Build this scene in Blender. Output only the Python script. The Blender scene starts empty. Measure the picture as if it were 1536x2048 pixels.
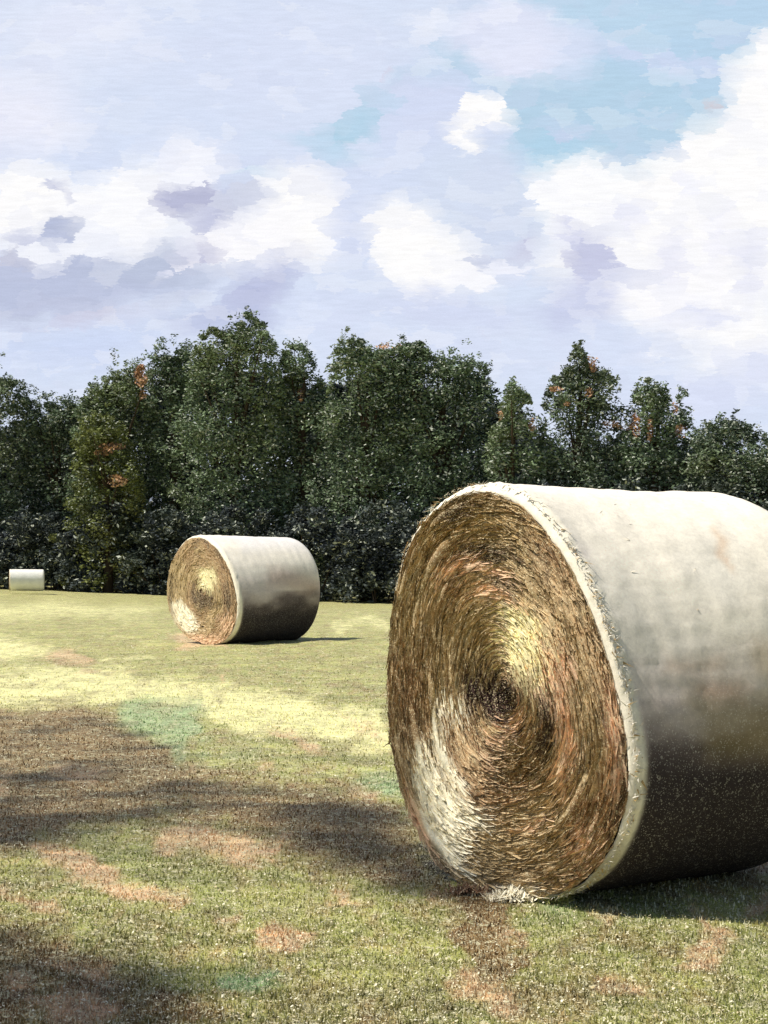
import bpy, math, random
import numpy as np
from mathutils import Vector, Matrix, noise as mnoise

random.seed(7)
RNG = np.random.default_rng(11)
scene = bpy.context.scene
col = scene.collection

# ------------------------------------------------------------------ camera
EYE = 1.25            # eye height above the turf at the camera
FPX = 3500.0          # focal length in photograph pixels (1536 x 2048)
HZ = 1108.0           # true horizon row of the photograph
cam_d = bpy.data.cameras.new('camera')
cam_d.sensor_fit = 'VERTICAL'
cam_d.sensor_height = 24.0
cam_d.lens = 24.0 * FPX / 2048.0
cam_d.shift_y = (HZ - 1024.0) / 2048.0
cam_d.clip_start = 0.1
cam_d.clip_end = 3000.0
cam = bpy.data.objects.new('camera', cam_d)
cam.location = (0, 0, EYE)
cam.rotation_euler = (math.radians(90), 0, 0)
col.objects.link(cam)
scene.camera = cam

# ------------------------------------------------------------------ exposure, sun
scene.view_settings.view_transform = 'Standard'
scene.view_settings.look = 'None'
scene.view_settings.exposure = 0.0
scene.view_settings.gamma = 1.0
SUN_EL = math.radians(58)
SUN_AZ = Vector((-0.985, -0.10)).normalized()      # horizontal direction towards the sun
SUN = Vector((SUN_AZ.x * math.cos(SUN_EL), SUN_AZ.y * math.cos(SUN_EL), math.sin(SUN_EL)))
sd = bpy.data.lights.new('sun', 'SUN')
sd.energy = 5.0
sd.angle = math.radians(1.0)
sd.color = (1.0, 0.94, 0.82)
so = bpy.data.objects.new('sun', sd)
so.rotation_euler = (-SUN).to_track_quat('-Z', 'Y').to_euler()
so.location = (0, 0, 40)
col.objects.link(so)


def lin(c):
    return tuple(((v / 255.0) / 12.92) if v / 255.0 <= 0.04045 else (((v / 255.0) + 0.055) / 1.055) ** 2.4 for v in c)


class NT:
    """small helper to write node trees"""
    def __init__(self, tree):
        self.t = tree
        self.n = tree.nodes
        self.l = tree.links

    def node(self, typ, **kw):
        n = self.n.new(typ)
        for k, v in kw.items():
            setattr(n, k, v)
        return n

    def put(self, sock, v):
        if v is None:
            return
        if hasattr(v, 'links') or isinstance(v, bpy.types.NodeSocket):
            self.l.new(v, sock)
        else:
            if sock.type == 'RGBA' and len(v) == 3:
                v = (*v, 1)
            sock.default_value = v

    def math(self, op, a, b=None, c=None, clamp=False):
        n = self.node('ShaderNodeMath', operation=op)
        n.use_clamp = clamp
        self.put(n.inputs[0], a)
        self.put(n.inputs[1], b)
        self.put(n.inputs[2], c)
        return n.outputs[0]

    def vmath(self, op, a, b=None, out=0):
        n = self.node('ShaderNodeVectorMath', operation=op)
        self.put(n.inputs[0], a)
        self.put(n.inputs[1], b)
        return n.outputs[out]

    def mix(self, fac, a, b, mode='MIX'):
        n = self.node('ShaderNodeMix', data_type='RGBA', blend_type=mode)
        self.put(n.inputs[0], fac)
        self.put(n.inputs[6], a)
        self.put(n.inputs[7], b)
        return n.outputs[2]

    def step(self, v, lo, hi, a=0.0, b=1.0, smooth=True):
        n = self.node('ShaderNodeMapRange', interpolation_type='SMOOTHSTEP' if smooth else 'LINEAR')
        self.put(n.inputs[0], v)
        for i, q in enumerate((lo, hi, a, b)):
            n.inputs[i + 1].default_value = q
        return n.outputs[0]

    def noise(self, vec, scale, detail=4.0, rough=0.5, dist=0.0, color=False):
        n = self.node('ShaderNodeTexNoise')
        self.put(n.inputs['Vector'], vec)
        n.inputs['Scale'].default_value = scale
        n.inputs['Detail'].default_value = detail
        n.inputs['Roughness'].default_value = rough
        n.inputs['Distortion'].default_value = dist
        return n.outputs['Color'] if color else n.outputs['Fac']

    def mapping(self, vec, loc=(0, 0, 0), rot=(0, 0, 0), scale=(1, 1, 1), typ='POINT'):
        n = self.node('ShaderNodeMapping', vector_type=typ)
        self.put(n.inputs['Vector'], vec)
        n.inputs['Location'].default_value = loc
        n.inputs['Rotation'].default_value = rot
        n.inputs['Scale'].default_value = scale
        return n.outputs[0]


# ------------------------------------------------------------------ world: Nishita sky with a bank of summer cloud low over the field
world = bpy.data.worlds.new('World')
scene.world = world
world.use_nodes = True
W = NT(world.node_tree)
W.n.clear()
wo = W.node('ShaderNodeOutputWorld')
bg = W.node('ShaderNodeBackground')
sky = W.node('ShaderNodeTexSky', sky_type='NISHITA')
sky.sun_disc = False
sky.sun_elevation = SUN_EL
sky.sun_rotation = math.atan2(SUN_AZ.x, SUN_AZ.y)
sky.air_density = 1.0
sky.dust_density = 1.2
SKY_STRENGTH = 0.08
tc = W.node('ShaderNodeTexCoord')
sep = W.node('ShaderNodeSeparateXYZ')
W.put(sep.inputs[0], tc.outputs['Generated'])
ysafe = W.math('MAXIMUM', sep.outputs[1], 0.02)
cu = W.math('MULTIPLY_ADD', W.math('DIVIDE', sep.outputs[0], ysafe), 35.0, 7.68)    # compass / height above the horizon,
cv = W.math('MULTIPLY_ADD', W.math('DIVIDE', sep.outputs[2], ysafe), -35.0, 11.08)  # one unit = 1.6 degrees
cmb = W.node('ShaderNodeCombineXYZ')
W.put(cmb.inputs[0], cu)
W.put(cmb.inputs[1], cv)
P0 = cmb.outputs[0]


def warp(vec, scale, amp, detail=3.0, rough=0.55, seed=0.0):
    c = W.noise(W.vmath('ADD', vec, (seed, seed * 1.7, seed * 0.3)), scale, detail, rough, color=True)
    d = W.vmath('SUBTRACT', c, (0.5, 0.5, 0.5))
    s = W.node('ShaderNodeVectorMath', operation='SCALE')
    W.put(s.inputs[0], d)
    s.inputs[3].default_value = amp
    return W.vmath('ADD', vec, s.outputs[0])




def dab(vec, rot, sx, sy, amount, seed):
    """pull the sky towards the centres of long cells, so that cloud edges break into strokes"""
    kw = dict(loc=(seed, seed * .7, 0), rot=(0, 0, math.radians(rot)), scale=(sx, sy, 1))
    a = W.mapping(vec, **kw)
    v = W.node('ShaderNodeTexVoronoi', voronoi_dimensions='3D', feature='F1')
    v.inputs['Scale'].default_value = 1.0
    W.put(v.inputs['Vector'], a)
    back = W.mapping(v.outputs['Position'], typ='TEXTURE', **kw)
    n = W.node('ShaderNodeMix', data_type='VECTOR')
    n.inputs[0].default_value = amount
    W.put(n.inputs[4], vec)
    W.put(n.inputs[5], back)
    return n.outputs[1], v.outputs['Color']


BR = W.mapping(P0, rot=(0, 0, math.radians(-62)), scale=(1.2, 5.0, 1))
brc = W.noise(BR, 2.4, 5, .65, color=True)
brs = W.node('ShaderNodeVectorMath', operation='SCALE')
W.put(brs.inputs[0], W.vmath('SUBTRACT', brc, (.5, .5, .5)))
brs.inputs[3].default_value = .34
P1 = W.vmath('ADD', P0, brs.outputs[0])
SOFT = warp(P1, 0.5, 1.6, 5.0, 0.6)
P2, dabcol = dab(warp(P1, 1.2, .5, 4, .6, 5.0), 48, 1.7, 3.4, .46, 3.0)
P2, dabcol2 = dab(P2, -50, 1.6, 3.4, .32, 8.0)
CRISP = warp(warp(P2, 0.55, 0.8, 3.0, 0.5, 3.0), 5.0, 0.22, 5.0, 0.7, 11.0)


def blob(color, cx, cy, rx, ry, rot, rgb, op=1.0, edge=0.5, space='soft'):
    v = SOFT if space == 'soft' else CRISP
    m = W.mapping(v, (cx / 100, cy / 100, 0), (0, 0, math.radians(rot)), (rx / 100 * 1.22, ry / 100 * 1.22, 6.0), 'TEXTURE')
    g = W.node('ShaderNodeTexGradient', gradient_type='SPHERICAL')
    W.put(g.inputs[0], m)
    f = W.step(g.outputs['Fac'], 0.01, min(edge * (1.85 if space == 'crisp' else 1.4), .95), 0.0, op)
    return W.mix(f, color, lin(rgb))


BLUE, LILAC, PALE, WHITE, GREY = (184, 212, 233), (214, 220, 243), (228, 232, 248), (255, 254, 254), (188, 192, 218)
c = (*lin((216, 226, 246)), 1)
rgbn = W.node('ShaderNodeRGB')
rgbn.outputs[0].default_value = c
c = rgbn.outputs[0]
SKYLIST = [
    # soft lilac and pale washes
    (150, 60, 220, 110, 0, (232, 236, 251), .8, .6, 'soft'), (250, 330, 420, 120, -8, (216, 226, 248), .7, .6, 'soft'),
    (520, 120, 330, 150, 0, (218, 226, 247), .8, .6, 'soft'), (40, 230, 160, 120, 0, (240, 240, 252), .8, .6, 'soft'),
    # the open blue
    (1270, 240, 430, 185, 4, BLUE, 1, .16, 'soft'), (1440, 70, 330, 130, 8, (186, 213, 236), 1, .25, 'soft'), (1180, 20, 260, 45, 5, (190, 216, 237), .9, .4, 'soft'),
    (715, 240, 112, 46, -32, (178, 211, 232), 1, .3, 'crisp'), (1090, 320, 85, 70, 0, (180, 213, 235), 1, .4, 'soft'), (930, 105, 80, 30, 10, BLUE, .9, .5, 'crisp'),
    (810, 150, 70, 30, -20, BLUE, .8, .5, 'crisp'), (500, 350, 60, 18, 0, (190, 219, 240), .9, .5, 'crisp'), (1070, 430, 70, 90, 0, (200, 220, 242), .8, .6, 'soft'),
    (640, 285, 120, 30, 12, (194, 219, 240), .8, .6, 'soft'),
    # high veil across the blue
    (1020, 70, 150, 75, 10, (226, 231, 249), 1, .35, 'soft'), (1060, 115, 120, 50, -10, (228, 232, 250), 1, .4, 'crisp'),
    (1330, 122, 230, 22, 9, (206, 218, 243), .95, .5, 'crisp'), (1160, 100, 60, 80, 10, (216, 226, 247), .9, .5, 'crisp'),
    (1140, 258, 75, 24, 8, (202, 215, 240), .85, .5, 'crisp'), (1380, 290, 90, 28, -8, (205, 217, 241), .8, .5, 'crisp'),
    (860, 45, 60, 25, 0, (238, 242, 253), .9, .5, 'crisp'), (640, 120, 190, 130, 20, (219, 227, 247), .7, .6, 'soft'),
    # tall lilac cloud in the middle
    (880, 260, 125, 140, -12, (212, 221, 245), 1, .25, 'crisp'), (950, 400, 140, 150, 35, (214, 224, 243), 1, .4, 'soft'), (1010, 470, 110, 70, 0, (210, 219, 240), .8, .6, 'soft'),
    (800, 330, 120, 80, 0, (214, 224, 246), .8, .6, 'soft'), (620, 430, 200, 130, 0, (216, 222, 246), .6, .6, 'soft'),
    (960, 228, 72, 42, 0, WHITE, 1, .3, 'crisp'), (925, 275, 32, 55, -35, WHITE, 1, .35, 'crisp'), (990, 300, 26, 36, 0, (208, 222, 246), .6, .5, 'crisp'),
    # left bank of white cumulus over a violet-grey belly
    (110, 570, 330, 78, -4, (188, 196, 222), 1, .35, 'soft'), (320, 545, 160, 48, -6, (190, 199, 222), .85, .5, 'soft'),
    (60, 420, 115, 105, 8, WHITE, 1, .3, 'crisp'), (250, 420, 160, 92, -18, (252, 252, 255), 1, .3, 'crisp'), (390, 330, 85, 65, 15, (247, 248, 255), .95, .4, 'crisp'),
    (600, 425, 100, 115, 0, WHITE, 1, .28, 'crisp'), (470, 475, 150, 75, 0, (253, 252, 255), 1, .4, 'crisp'), (130, 490, 190, 45, 0, (244, 246, 254), .9, .4, 'crisp'),
    (380, 405, 100, 36, -8, (186, 189, 216), 1, .4, 'crisp'), (480, 405, 58, 34, -25, (188, 195, 220), .9, .5, 'crisp'), (425, 440, 60, 26, -30, (188, 192, 220), .9, .5, 'crisp'),
    (125, 465, 48, 34, -30, (184, 192, 218), 1, .4, 'crisp'), (60, 478, 80, 14, 4, (200, 204, 226), .9, .5, 'crisp'), (115, 375, 50, 12, 50, (204, 207, 228), .9, .5, 'crisp'),
    (20, 515, 60, 26, 15, (192, 194, 216), .9, .5, 'crisp'), (395, 515, 70, 28, -20, (188, 190, 218), .85, .5, 'crisp'), (360, 525, 60, 7, -32, (240, 240, 250), .9, .5, 'crisp'),
    (90, 615, 250, 20, -4, (194, 200, 224), .7, .6, 'crisp'), (170, 640, 180, 22, -14, (212, 208, 226), .6, .6, 'crisp'),
    (160, 690, 260, 60, 0, (206, 218, 246), .8, .6, 'soft'), (510, 600, 130, 62, -50, (184, 190, 222), .95, .4, 'crisp'), (420, 640, 90, 40, 0, (190, 198, 228), .8, .5, 'soft'),
    (640, 640, 140, 70, 0, (217, 226, 248), .8, .5, 'soft'),
    # middle white cloud
    (800, 450, 75, 62, 20, WHITE, 1, .3, 'crisp'), (850, 520, 115, 72, 15, WHITE, 1, .3, 'crisp'), (930, 560, 80, 40, 0, (250, 250, 255), .9, .4, 'crisp'),
    (960, 520, 75, 15, 4, (186, 195, 224), .8, .5, 'crisp'), (1040, 488, 26, 30, 0, (190, 192, 220), .9, .5, 'crisp'), (1010, 535, 90, 18, 0, (238, 240, 252), .9, .5, 'crisp'),
    (900, 620, 230, 46, 4, (212, 219, 243), .8, .6, 'soft'),
    # big sunlit cloud to the right
    (1330, 480, 260, 150, -6, WHITE, 1, .2, 'crisp'), (1160, 410, 110, 95, 20, (253, 253, 255), 1, .25, 'crisp'), (1490, 400, 170, 190, 0, WHITE, 1, .2, 'crisp'),
    (1540, 190, 90, 130, 10, WHITE, 1, .25, 'crisp'), (1470, 660, 220, 120, 0, WHITE, .95, .4, 'crisp'), (1310, 600, 170, 80, 10, (253, 252, 255), .95, .4, 'crisp'),
    (1430, 320, 150, 46, -14, WHITE, 1, .3, 'crisp'),
    (1165, 510, 62, 62, 10, (200, 203, 229), 1, .35, 'crisp'), (1225, 545, 76, 36, 0, (206, 210, 234), .9, .5, 'crisp'), (1150, 620, 100, 75, 0, (203, 209, 236), .9, .5, 'soft'),
    (1200, 700, 230, 70, 0, (218, 227, 248), .8, .5, 'soft'), (1440, 480, 40, 110, 15, (240, 240, 252), .7, .7, 'crisp'), (1380, 370, 60, 30, 40, (242, 243, 254), .7, .7, 'crisp'),
    (1320, 715, 44, 30, -20, (246, 248, 255), .9, .5, 'crisp'), (1400, 790, 200, 60, 0, (222, 228, 250), .8, .6, 'soft'), (880, 690, 200, 50, 0, (218, 226, 248), .7, .6, 'soft'),
    # lavender hollows in the right hand cloud
    (1340, 520, 50, 90, 20, (232, 233, 248), .8, .6, 'crisp'), (1500, 520, 40, 100, 5, (228, 230, 247), .8, .6, 'crisp'), (1250, 440, 60, 40, 0, (236, 237, 250), .8, .6, 'crisp'),
    (1400, 640, 120, 30, -5, (224, 228, 248), .8, .6, 'crisp'), (1520, 720, 90, 40, 0, (222, 228, 249), .8, .6, 'crisp'), (1120, 470, 40, 50, 0, (216, 219, 241), .8, .6, 'crisp'),
    # small warm flecks
    (1422, 194, 10, 8, 20, (208, 186, 190), .7, .6, 'crisp'), (760, 150, 22, 6, -40, (220, 205, 222), .7, .6, 'crisp'), (986, 680, 26, 8, 0, (224, 208, 218), .7, .6, 'crisp'),
    (620, 650, 10, 8, -30, (196, 178, 196), .8, .6, 'crisp'),
]
for b in SKYLIST:
    c = blob(c, *b)
# brushed streaks and fine woven grain in the cloud
stk = W.noise(W.mapping(P0, (0, 0, 0), (0, 0, math.radians(-24)), (0.9, 3.5, 1.0)), 1.4, 6.0, 0.65)
stk2 = W.noise(W.mapping(P0, (9, 0, 0), (0, 0, math.radians(38)), (0.9, 7.0, 1.0)), 2.2, 6.0, 0.6)
c = W.mix(1.0, c, W.step(stk, 0.3, 0.7, 0.985, 1.015), 'MULTIPLY')
c = W.mix(1.0, c, W.step(stk2, 0.3, 0.7, 0.965, 1.03), 'MULTIPLY')
dsep = W.node('ShaderNodeSeparateColor')
W.put(dsep.inputs[0], dabcol2)
c = W.mix(W.step(dsep.outputs[0], .55, 1, 0, .2), c, lin((216, 221, 243)))
c = W.mix(W.step(dsep.outputs[1], .6, 1, 0, .2), c, lin((252, 252, 255)))
c = W.mix(W.step(dsep.outputs[2], .8, 1, 0, .16), c, lin((200, 208, 234)))
grain = W.noise(W.mapping(P0, (0, 0, 0), (0, 0, 0), (15, 19.0, 1.0)), 2.0, 3.0, 0.8)
c = W.mix(1.0, c, W.step(grain, 0.3, 0.75, 0.97, 1.04), 'MULTIPLY')
lp = W.step(sep.outputs[2], 0.30, 0.62, 1.0, 0.0)             # the bank thins out higher up
front = W.step(sep.outputs[1], 0.05, 0.35, 0.0, 1.0)
bankf = W.math('MULTIPLY', lp, front)
skys = W.node('ShaderNodeVectorMath', operation='SCALE')
W.put(skys.inputs[0], sky.outputs[0])
skys.inputs[3].default_value = SKY_STRENGTH
full = W.mix(bankf, skys.outputs[0], c)
W.put(bg.inputs['Color'], full)
bg.inputs['Strength'].default_value = 1.0
W.put(wo.inputs['Surface'], bg.outputs[0])
world.cycles.sampling_method = 'MANUAL'
world.cycles.sample_map_resolution = 512


# ------------------------------------------------------------------ helpers
def smooth(a, lo, hi):
    t = np.clip((a - lo) / (hi - lo), 0, 1)
    return t * t * (3 - 2 * t)


def ground_z(x, y):
    x = np.asarray(x, float)
    y = np.asarray(y, float)
    fall = -(0.74 + 0.6 * smooth(x, -24, 0)) * smooth(y, 28, 92)
    und = 0.05 * np.sin(x * .55 + 1.3) * np.sin(y * .33) * smooth(y, 14, 22) * (1 - .5 * smooth(y, 40, 80))
    near = 0.012 * np.sin(x * 5.1 + y * 2.2) * np.sin(y * 4.3 - x) + 0.006 * np.sin(x * 13 + 3 * np.sin(y * 5)) * np.sin(y * 11.3)
    return fall + und + near


def vnoise(x, y, seed=0):
    """cheap value noise"""
    xi = np.floor(x).astype(np.int64)
    yi = np.floor(y).astype(np.int64)
    fx = x - xi
    fy = y - yi
    fx = fx * fx * (3 - 2 * fx)
    fy = fy * fy * (3 - 2 * fy)

    def h(a, b):
        n = (a * 374761393 + b * 668265263 + seed * 1442695041) & 0x7fffffff
        n = ((n ^ (n >> 13)) * 1274126177) & 0x7fffffff
        return ((n ^ (n >> 16)) & 0xffff) / 65535.0
    return (h(xi, yi) * (1 - fx) + h(xi + 1, yi) * fx) * (1 - fy) + (h(xi, yi + 1) * (1 - fx) + h(xi + 1, yi + 1) * fx) * fy


def fbm(x, y, oct=4, seed=0, rough=.5):
    s = 0
    a = 1
    t = 0
    for i in range(oct):
        s = s + a * vnoise(x * 2 ** i, y * 2 ** i, seed + i * 17)
        t += a
        a *= rough
    return s / t


def poly_dist(px, py, poly):
    """signed distance to polygon, positive inside"""
    poly = np.asarray(poly, float)
    n = len(poly)
    d = np.full(px.shape, 1e9)
    ins = np.zeros(px.shape, bool)
    for i in range(n):
        ax, ay = poly[i]
        bx, by = poly[(i + 1) % n]
        ex, ey = bx - ax, by - ay
        t = np.clip(((px - ax) * ex + (py - ay) * ey) / (ex * ex + ey * ey + 1e-9), 0, 1)
        d = np.minimum(d, np.hypot(px - ax - t * ex, py - ay - t * ey))
        cnd = ((ay > py) != (by > py)) & (px < (bx - ax) * (py - ay) / (by - ay + 1e-12) + ax)
        ins ^= cnd
    return np.where(ins, d, -d)


def new_mesh(name, verts, faces, mats, parent=None, smooth_shade=True, mat_idx=None):
    me = bpy.data.meshes.new(name)
    verts = np.asarray(verts, np.float32)
    faces = np.asarray(faces, np.int32)
    k = faces.shape[1]
    me.vertices.add(len(verts))
    me.vertices.foreach_set('co', verts.ravel())
    me.loops.add(faces.size)
    me.loops.foreach_set('vertex_index', faces.ravel())
    me.polygons.add(len(faces))
    me.polygons.foreach_set('loop_start', np.arange(0, faces.size, k, dtype=np.int32))
    me.polygons.foreach_set('loop_total', np.full(len(faces), k, np.int32))
    if smooth_shade:
        me.polygons.foreach_set('use_smooth', np.ones(len(faces), bool))
    if mat_idx is not None:
        me.polygons.foreach_set('material_index', np.asarray(mat_idx, np.int32))
    me.update()
    me.validate()
    for m in (mats if isinstance(mats, (list, tuple)) else [mats]):
        me.materials.append(m)
    o = bpy.data.objects.new(name, me)
    col.objects.link(o)
    if parent is not None:
        o.parent = parent
    return o


def fattr(o, name, vals):
    a = o.data.attributes.new(name, 'FLOAT', 'POINT')
    a.data.foreach_set('value', np.asarray(vals, np.float32).ravel())


def cattr(o, name, rgb):
    a = o.data.attributes.new(name, 'FLOAT_COLOR', 'POINT')
    rgb = np.asarray(rgb, np.float32)
    a.data.foreach_set('color', np.concatenate([rgb, np.ones((len(rgb), 1), np.float32)], 1).ravel())


def tag(o, label=None, cat=None, group=None, kind=None):
    if label:
        o['label'] = label
    if cat:
        o['category'] = cat
    if group:
        o['group'] = group
    if kind:
        o['kind'] = kind


def empty(name, loc):
    o = bpy.data.objects.new(name, None)
    o.location = loc
    o.empty_display_size = 0.3
    col.objects.link(o)
    return o


def mat_base(name, rough=0.8, spec=0.3):
    m = bpy.data.materials.new(name)
    m.use_nodes = True
    T = NT(m.node_tree)
    T.n.clear()
    out = T.node('ShaderNodeOutputMaterial')
    b = T.node('ShaderNodeBsdfPrincipled')
    b.inputs['Roughness'].default_value = rough
    b.inputs['Specular IOR Level'].default_value = spec
    T.l.new(b.outputs[0], out.inputs[0])
    return m, T, b


def flecks(T, vec, scale, lo, hi, coarse=True):
    """scale-free pale flecks: dry bits, seed and glints at every size"""
    f = [T.noise(vec, q, 1.5, .6) for q in (170.0, 52.0, 15.0)]
    a = T.step(f[0], lo, hi)
    b = T.math('MULTIPLY', T.step(f[1], lo, hi), T.step(f[0], .42, .55))
    if not coarse:
        return T.math('MAXIMUM', a, T.math('MULTIPLY', b, .6))
    c = T.math('MULTIPLY', T.step(f[2], lo, hi), T.step(f[1], .44, .56))
    return T.math('MAXIMUM', a, T.math('MAXIMUM', b, c))


# ------------------------------------------------------------------ ground colours as patches of turf, hay, stubble and painted bale shade
PATCH = {
    'bale_shade': [([(1165, 1760), (1260, 1700), (1600, 1640), (1620, 1742), (1350, 1746), (1200, 1764)], 8, 1), ([(830, 1670), (862, 1690), (920, 1775), (895, 1782), (850, 1740)], 7, .8)],  # shade painted on the ground along the foot of the big bale
    'straw': [  # pale yellow swath of cut hay
        ([(-300, 1262), (0, 1268), (120, 1290), (60, 1312), (-300, 1318)], 16, .85),
        ([(-300, 1335), (0, 1338), (200, 1345), (430, 1372), (620, 1400), (740, 1418), (770, 1480), (740, 1496), (640, 1486), (560, 1462), (470, 1462), (420, 1422), (260, 1400), (120, 1408), (-300, 1398)], 14, 1),
        ([(190, 1318), (290, 1312), (310, 1322), (200, 1332)], 8, .8),
        ([(660, 1245), (760, 1235), (770, 1262), (660, 1270)], 10, .6),
        ([(-100, 1200), (160, 1195), (330, 1215), (300, 1240), (-100, 1240)], 14, .55),
        ([(1010, 1788), (1060, 1782), (1066, 1798), (1000, 1806)], 7, .7),
    ],
    'teal': [
        ([(245, 1398), (410, 1395), (425, 1430), (390, 1470), (395, 1520), (340, 1535), (300, 1480), (250, 1440)], 14, .9),
        ([(430, 1490), (520, 1480), (520, 1520), (450, 1525)], 12, .5),
        ([(712, 1545), (780, 1535), (830, 1560), (830, 1596), (750, 1590), (715, 1570)], 12, .95),
        ([(412, 1950), (460, 1938), (560, 1948), (560, 1972), (470, 1980), (420, 1968)], 9, 1.1),
        ([(1040, 1802), (1140, 1788), (1150, 1830), (1060, 1838)], 16, .6),
        ([(560, 2010), (700, 2030), (640, 2060), (560, 2060)], 12, .4),
    ],
    'pink': [
        ([(60, 1310), (130, 1292), (170, 1300), (180, 1320), (80, 1322)], 9, .9),
        ([(150, 1342), (205, 1346), (200, 1358), (155, 1352)], 6, .8),
        ([(440, 1355), (470, 1350), (465, 1370), (440, 1368)], 6, .8),
        ([(550, 1462), (600, 1465), (640, 1490), (620, 1510), (570, 1485)], 8, .9),
        ([(680, 1425), (720, 1420), (745, 1470), (720, 1480)], 8, .5),
        ([(70, 1700), (140, 1690), (200, 1730), (260, 1770), (330, 1785), (390, 1795), (375, 1822), (300, 1812), (220, 1785), (150, 1750), (80, 1715)], 10, 1),
        ([(10, 1768), (60, 1790), (120, 1815), (155, 1842), (100, 1835), (10, 1800)], 9, .9),
        ([(310, 1670), (390, 1640), (450, 1660), (540, 1690), (585, 1672), (560, 1725), (480, 1735), (400, 1715), (330, 1700)], 12, .85),
        ([(420, 1822), (490, 1818), (480, 1845), (425, 1842)], 9, .8),
        ([(490, 1862), (560, 1850), (605, 1885), (595, 1908), (530, 1895)], 9, 1.05),
        ([(650, 1765), (700, 1775), (705, 1820), (670, 1825)], 9, .7),
        ([(120, 1920), (240, 1940), (235, 1965), (140, 1955)], 10, .8),
        ([(0, 1940), (60, 1960), (40, 2000), (0, 1985)], 12, .8), ([(70, 1990), (180, 1975), (230, 2010), (200, 2060), (80, 2030)], 14, .9),
        ([(870, 1960), (930, 1930), (1010, 1975), (1060, 2010), (1120, 2048), (1000, 2048), (950, 2005), (880, 1985)], 12, .8),
        ([(1165, 1990), (1200, 1950), (1270, 1975), (1330, 1985), (1270, 2000), (1200, 2010)], 9, .8),
        ([(1010, 1855), (1050, 1860), (1045, 1885), (1015, 1880)], 8, .8), ([(1180, 1800), (1225, 1795), (1240, 1840), (1210, 1850)], 9, .7),
        ([(1360, 1800), (1420, 1840), (1450, 1890), (1420, 1925), (1350, 1945), (1340, 1925), (1400, 1890), (1380, 1850)], 9, .9),
        ([(1478, 1810), (1560, 1795), (1560, 1818), (1490, 1825)], 8, .9), ([(720, 1560), (760, 1580), (750, 1620), (700, 1600)], 10, .4),
        ([(1500, 1705), (1560, 1700), (1560, 1750), (1500, 1748)], 8, .6), ([(380, 1535), (420, 1528), (430, 1545), (385, 1550)], 7, .6), ([(500, 1535), (540, 1530), (545, 1548), (500, 1552)], 7, .6),
        ([(840, 1780), (900, 1785), (880, 1830), (830, 1820)], 9, .6), ([(0, 1520), (20, 1530), (15, 1600), (0, 1600)], 9, .8),
        ([(110, 1510), (190, 1520), (180, 1570), (120, 1560)], 12, .55),
        ([(700, 2000), (800, 2010), (820, 2060), (700, 2060)], 14, .4), ([(340, 1270), (470, 1284), (470, 1292), (370, 1292)], 5, .9),
    ],
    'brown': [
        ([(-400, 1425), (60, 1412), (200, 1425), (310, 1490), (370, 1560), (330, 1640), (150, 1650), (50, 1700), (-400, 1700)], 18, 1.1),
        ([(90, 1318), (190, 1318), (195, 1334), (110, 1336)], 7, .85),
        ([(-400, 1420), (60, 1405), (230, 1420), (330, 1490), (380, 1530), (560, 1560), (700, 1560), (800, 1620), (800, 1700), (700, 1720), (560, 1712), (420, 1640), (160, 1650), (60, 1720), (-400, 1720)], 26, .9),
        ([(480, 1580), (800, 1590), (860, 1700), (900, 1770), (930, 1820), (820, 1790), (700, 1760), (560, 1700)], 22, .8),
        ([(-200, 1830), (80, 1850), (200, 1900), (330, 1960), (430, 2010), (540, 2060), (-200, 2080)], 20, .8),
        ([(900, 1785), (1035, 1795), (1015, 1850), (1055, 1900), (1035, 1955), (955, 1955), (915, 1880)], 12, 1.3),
        ([(1150, 1850), (1180, 1840), (1300, 1870), (1380, 1880), (1350, 1925), (1260, 1910)], 14, .6),
        ([(1200, 1740), (1560, 1738), (1560, 1790), (1400, 1800), (1250, 1780)], 14, .65),
        ([(640, 1370), (770, 1372), (770, 1385), (640, 1384)], 8, .6), ([(300, 1352), (420, 1362), (400, 1372), (300, 1366)], 7, .4),
        ([(940, 1900), (1060, 1960), (1150, 2060), (1050, 2060), (980, 1990)], 14, .5),
    ],
    'green': [
        ([(600, 1890), (900, 1880), (900, 2060), (600, 2060)], 30, .4),
        ([(1050, 1790), (1370, 1800), (1390, 1850), (1200, 1860), (1060, 1860)], 18, .9),
        ([(400, 1500), (760, 1505), (760, 1540), (420, 1545)], 14, .5), ([(1380, 1900), (1560, 1850), (1560, 2060), (1440, 2060)], 24, .6),
        ([(160, 1660), (330, 1690), (470, 1760), (560, 1840), (420, 1830), (250, 1760), (150, 1690)], 16, .6),
        ([(0, 1870), (100, 1890), (0, 1900)], 10, .4), ([(640, 1700), (780, 1690), (780, 1730), (650, 1735)], 12, .5),
    ],
}


def weights(x, y, z=None):
    """how much of each cover or painted shade lies at ground point x, y"""
    yy = np.maximum(y, 2.0)
    px = 768 + FPX * x / yy
    py = HZ + FPX * EYE / yy + np.where(yy > 30, -FPX * ground_z(x, y) / yy, 0.0)
    dx = (fbm(px / 42, py / 26, 4, 5) - .5)
    dy = (fbm(px / 42, py / 26, 4, 55) - .5)
    qx = px + dx * 110
    qy = py + dy * 44 + dx * 26
    out = {}
    for k, lst in PATCH.items():
        w = np.zeros(x.shape)
        for poly, soft, op in lst:
            p = np.asarray(poly, float)
            lo = p.min(0) - 70
            hi = p.max(0) + 70
            m = (qx > lo[0]) & (qx < hi[0]) & (qy > lo[1]) & (qy < hi[1]) & (y > 2.5)
            if not m.any():
                continue
            d = poly_dist(qx[m], qy[m], poly)
            v = smooth(d, -soft * 2.4, soft * 2.2) * op
            w[m] = np.maximum(w[m], v)
        out[k] = w
    return out


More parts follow.
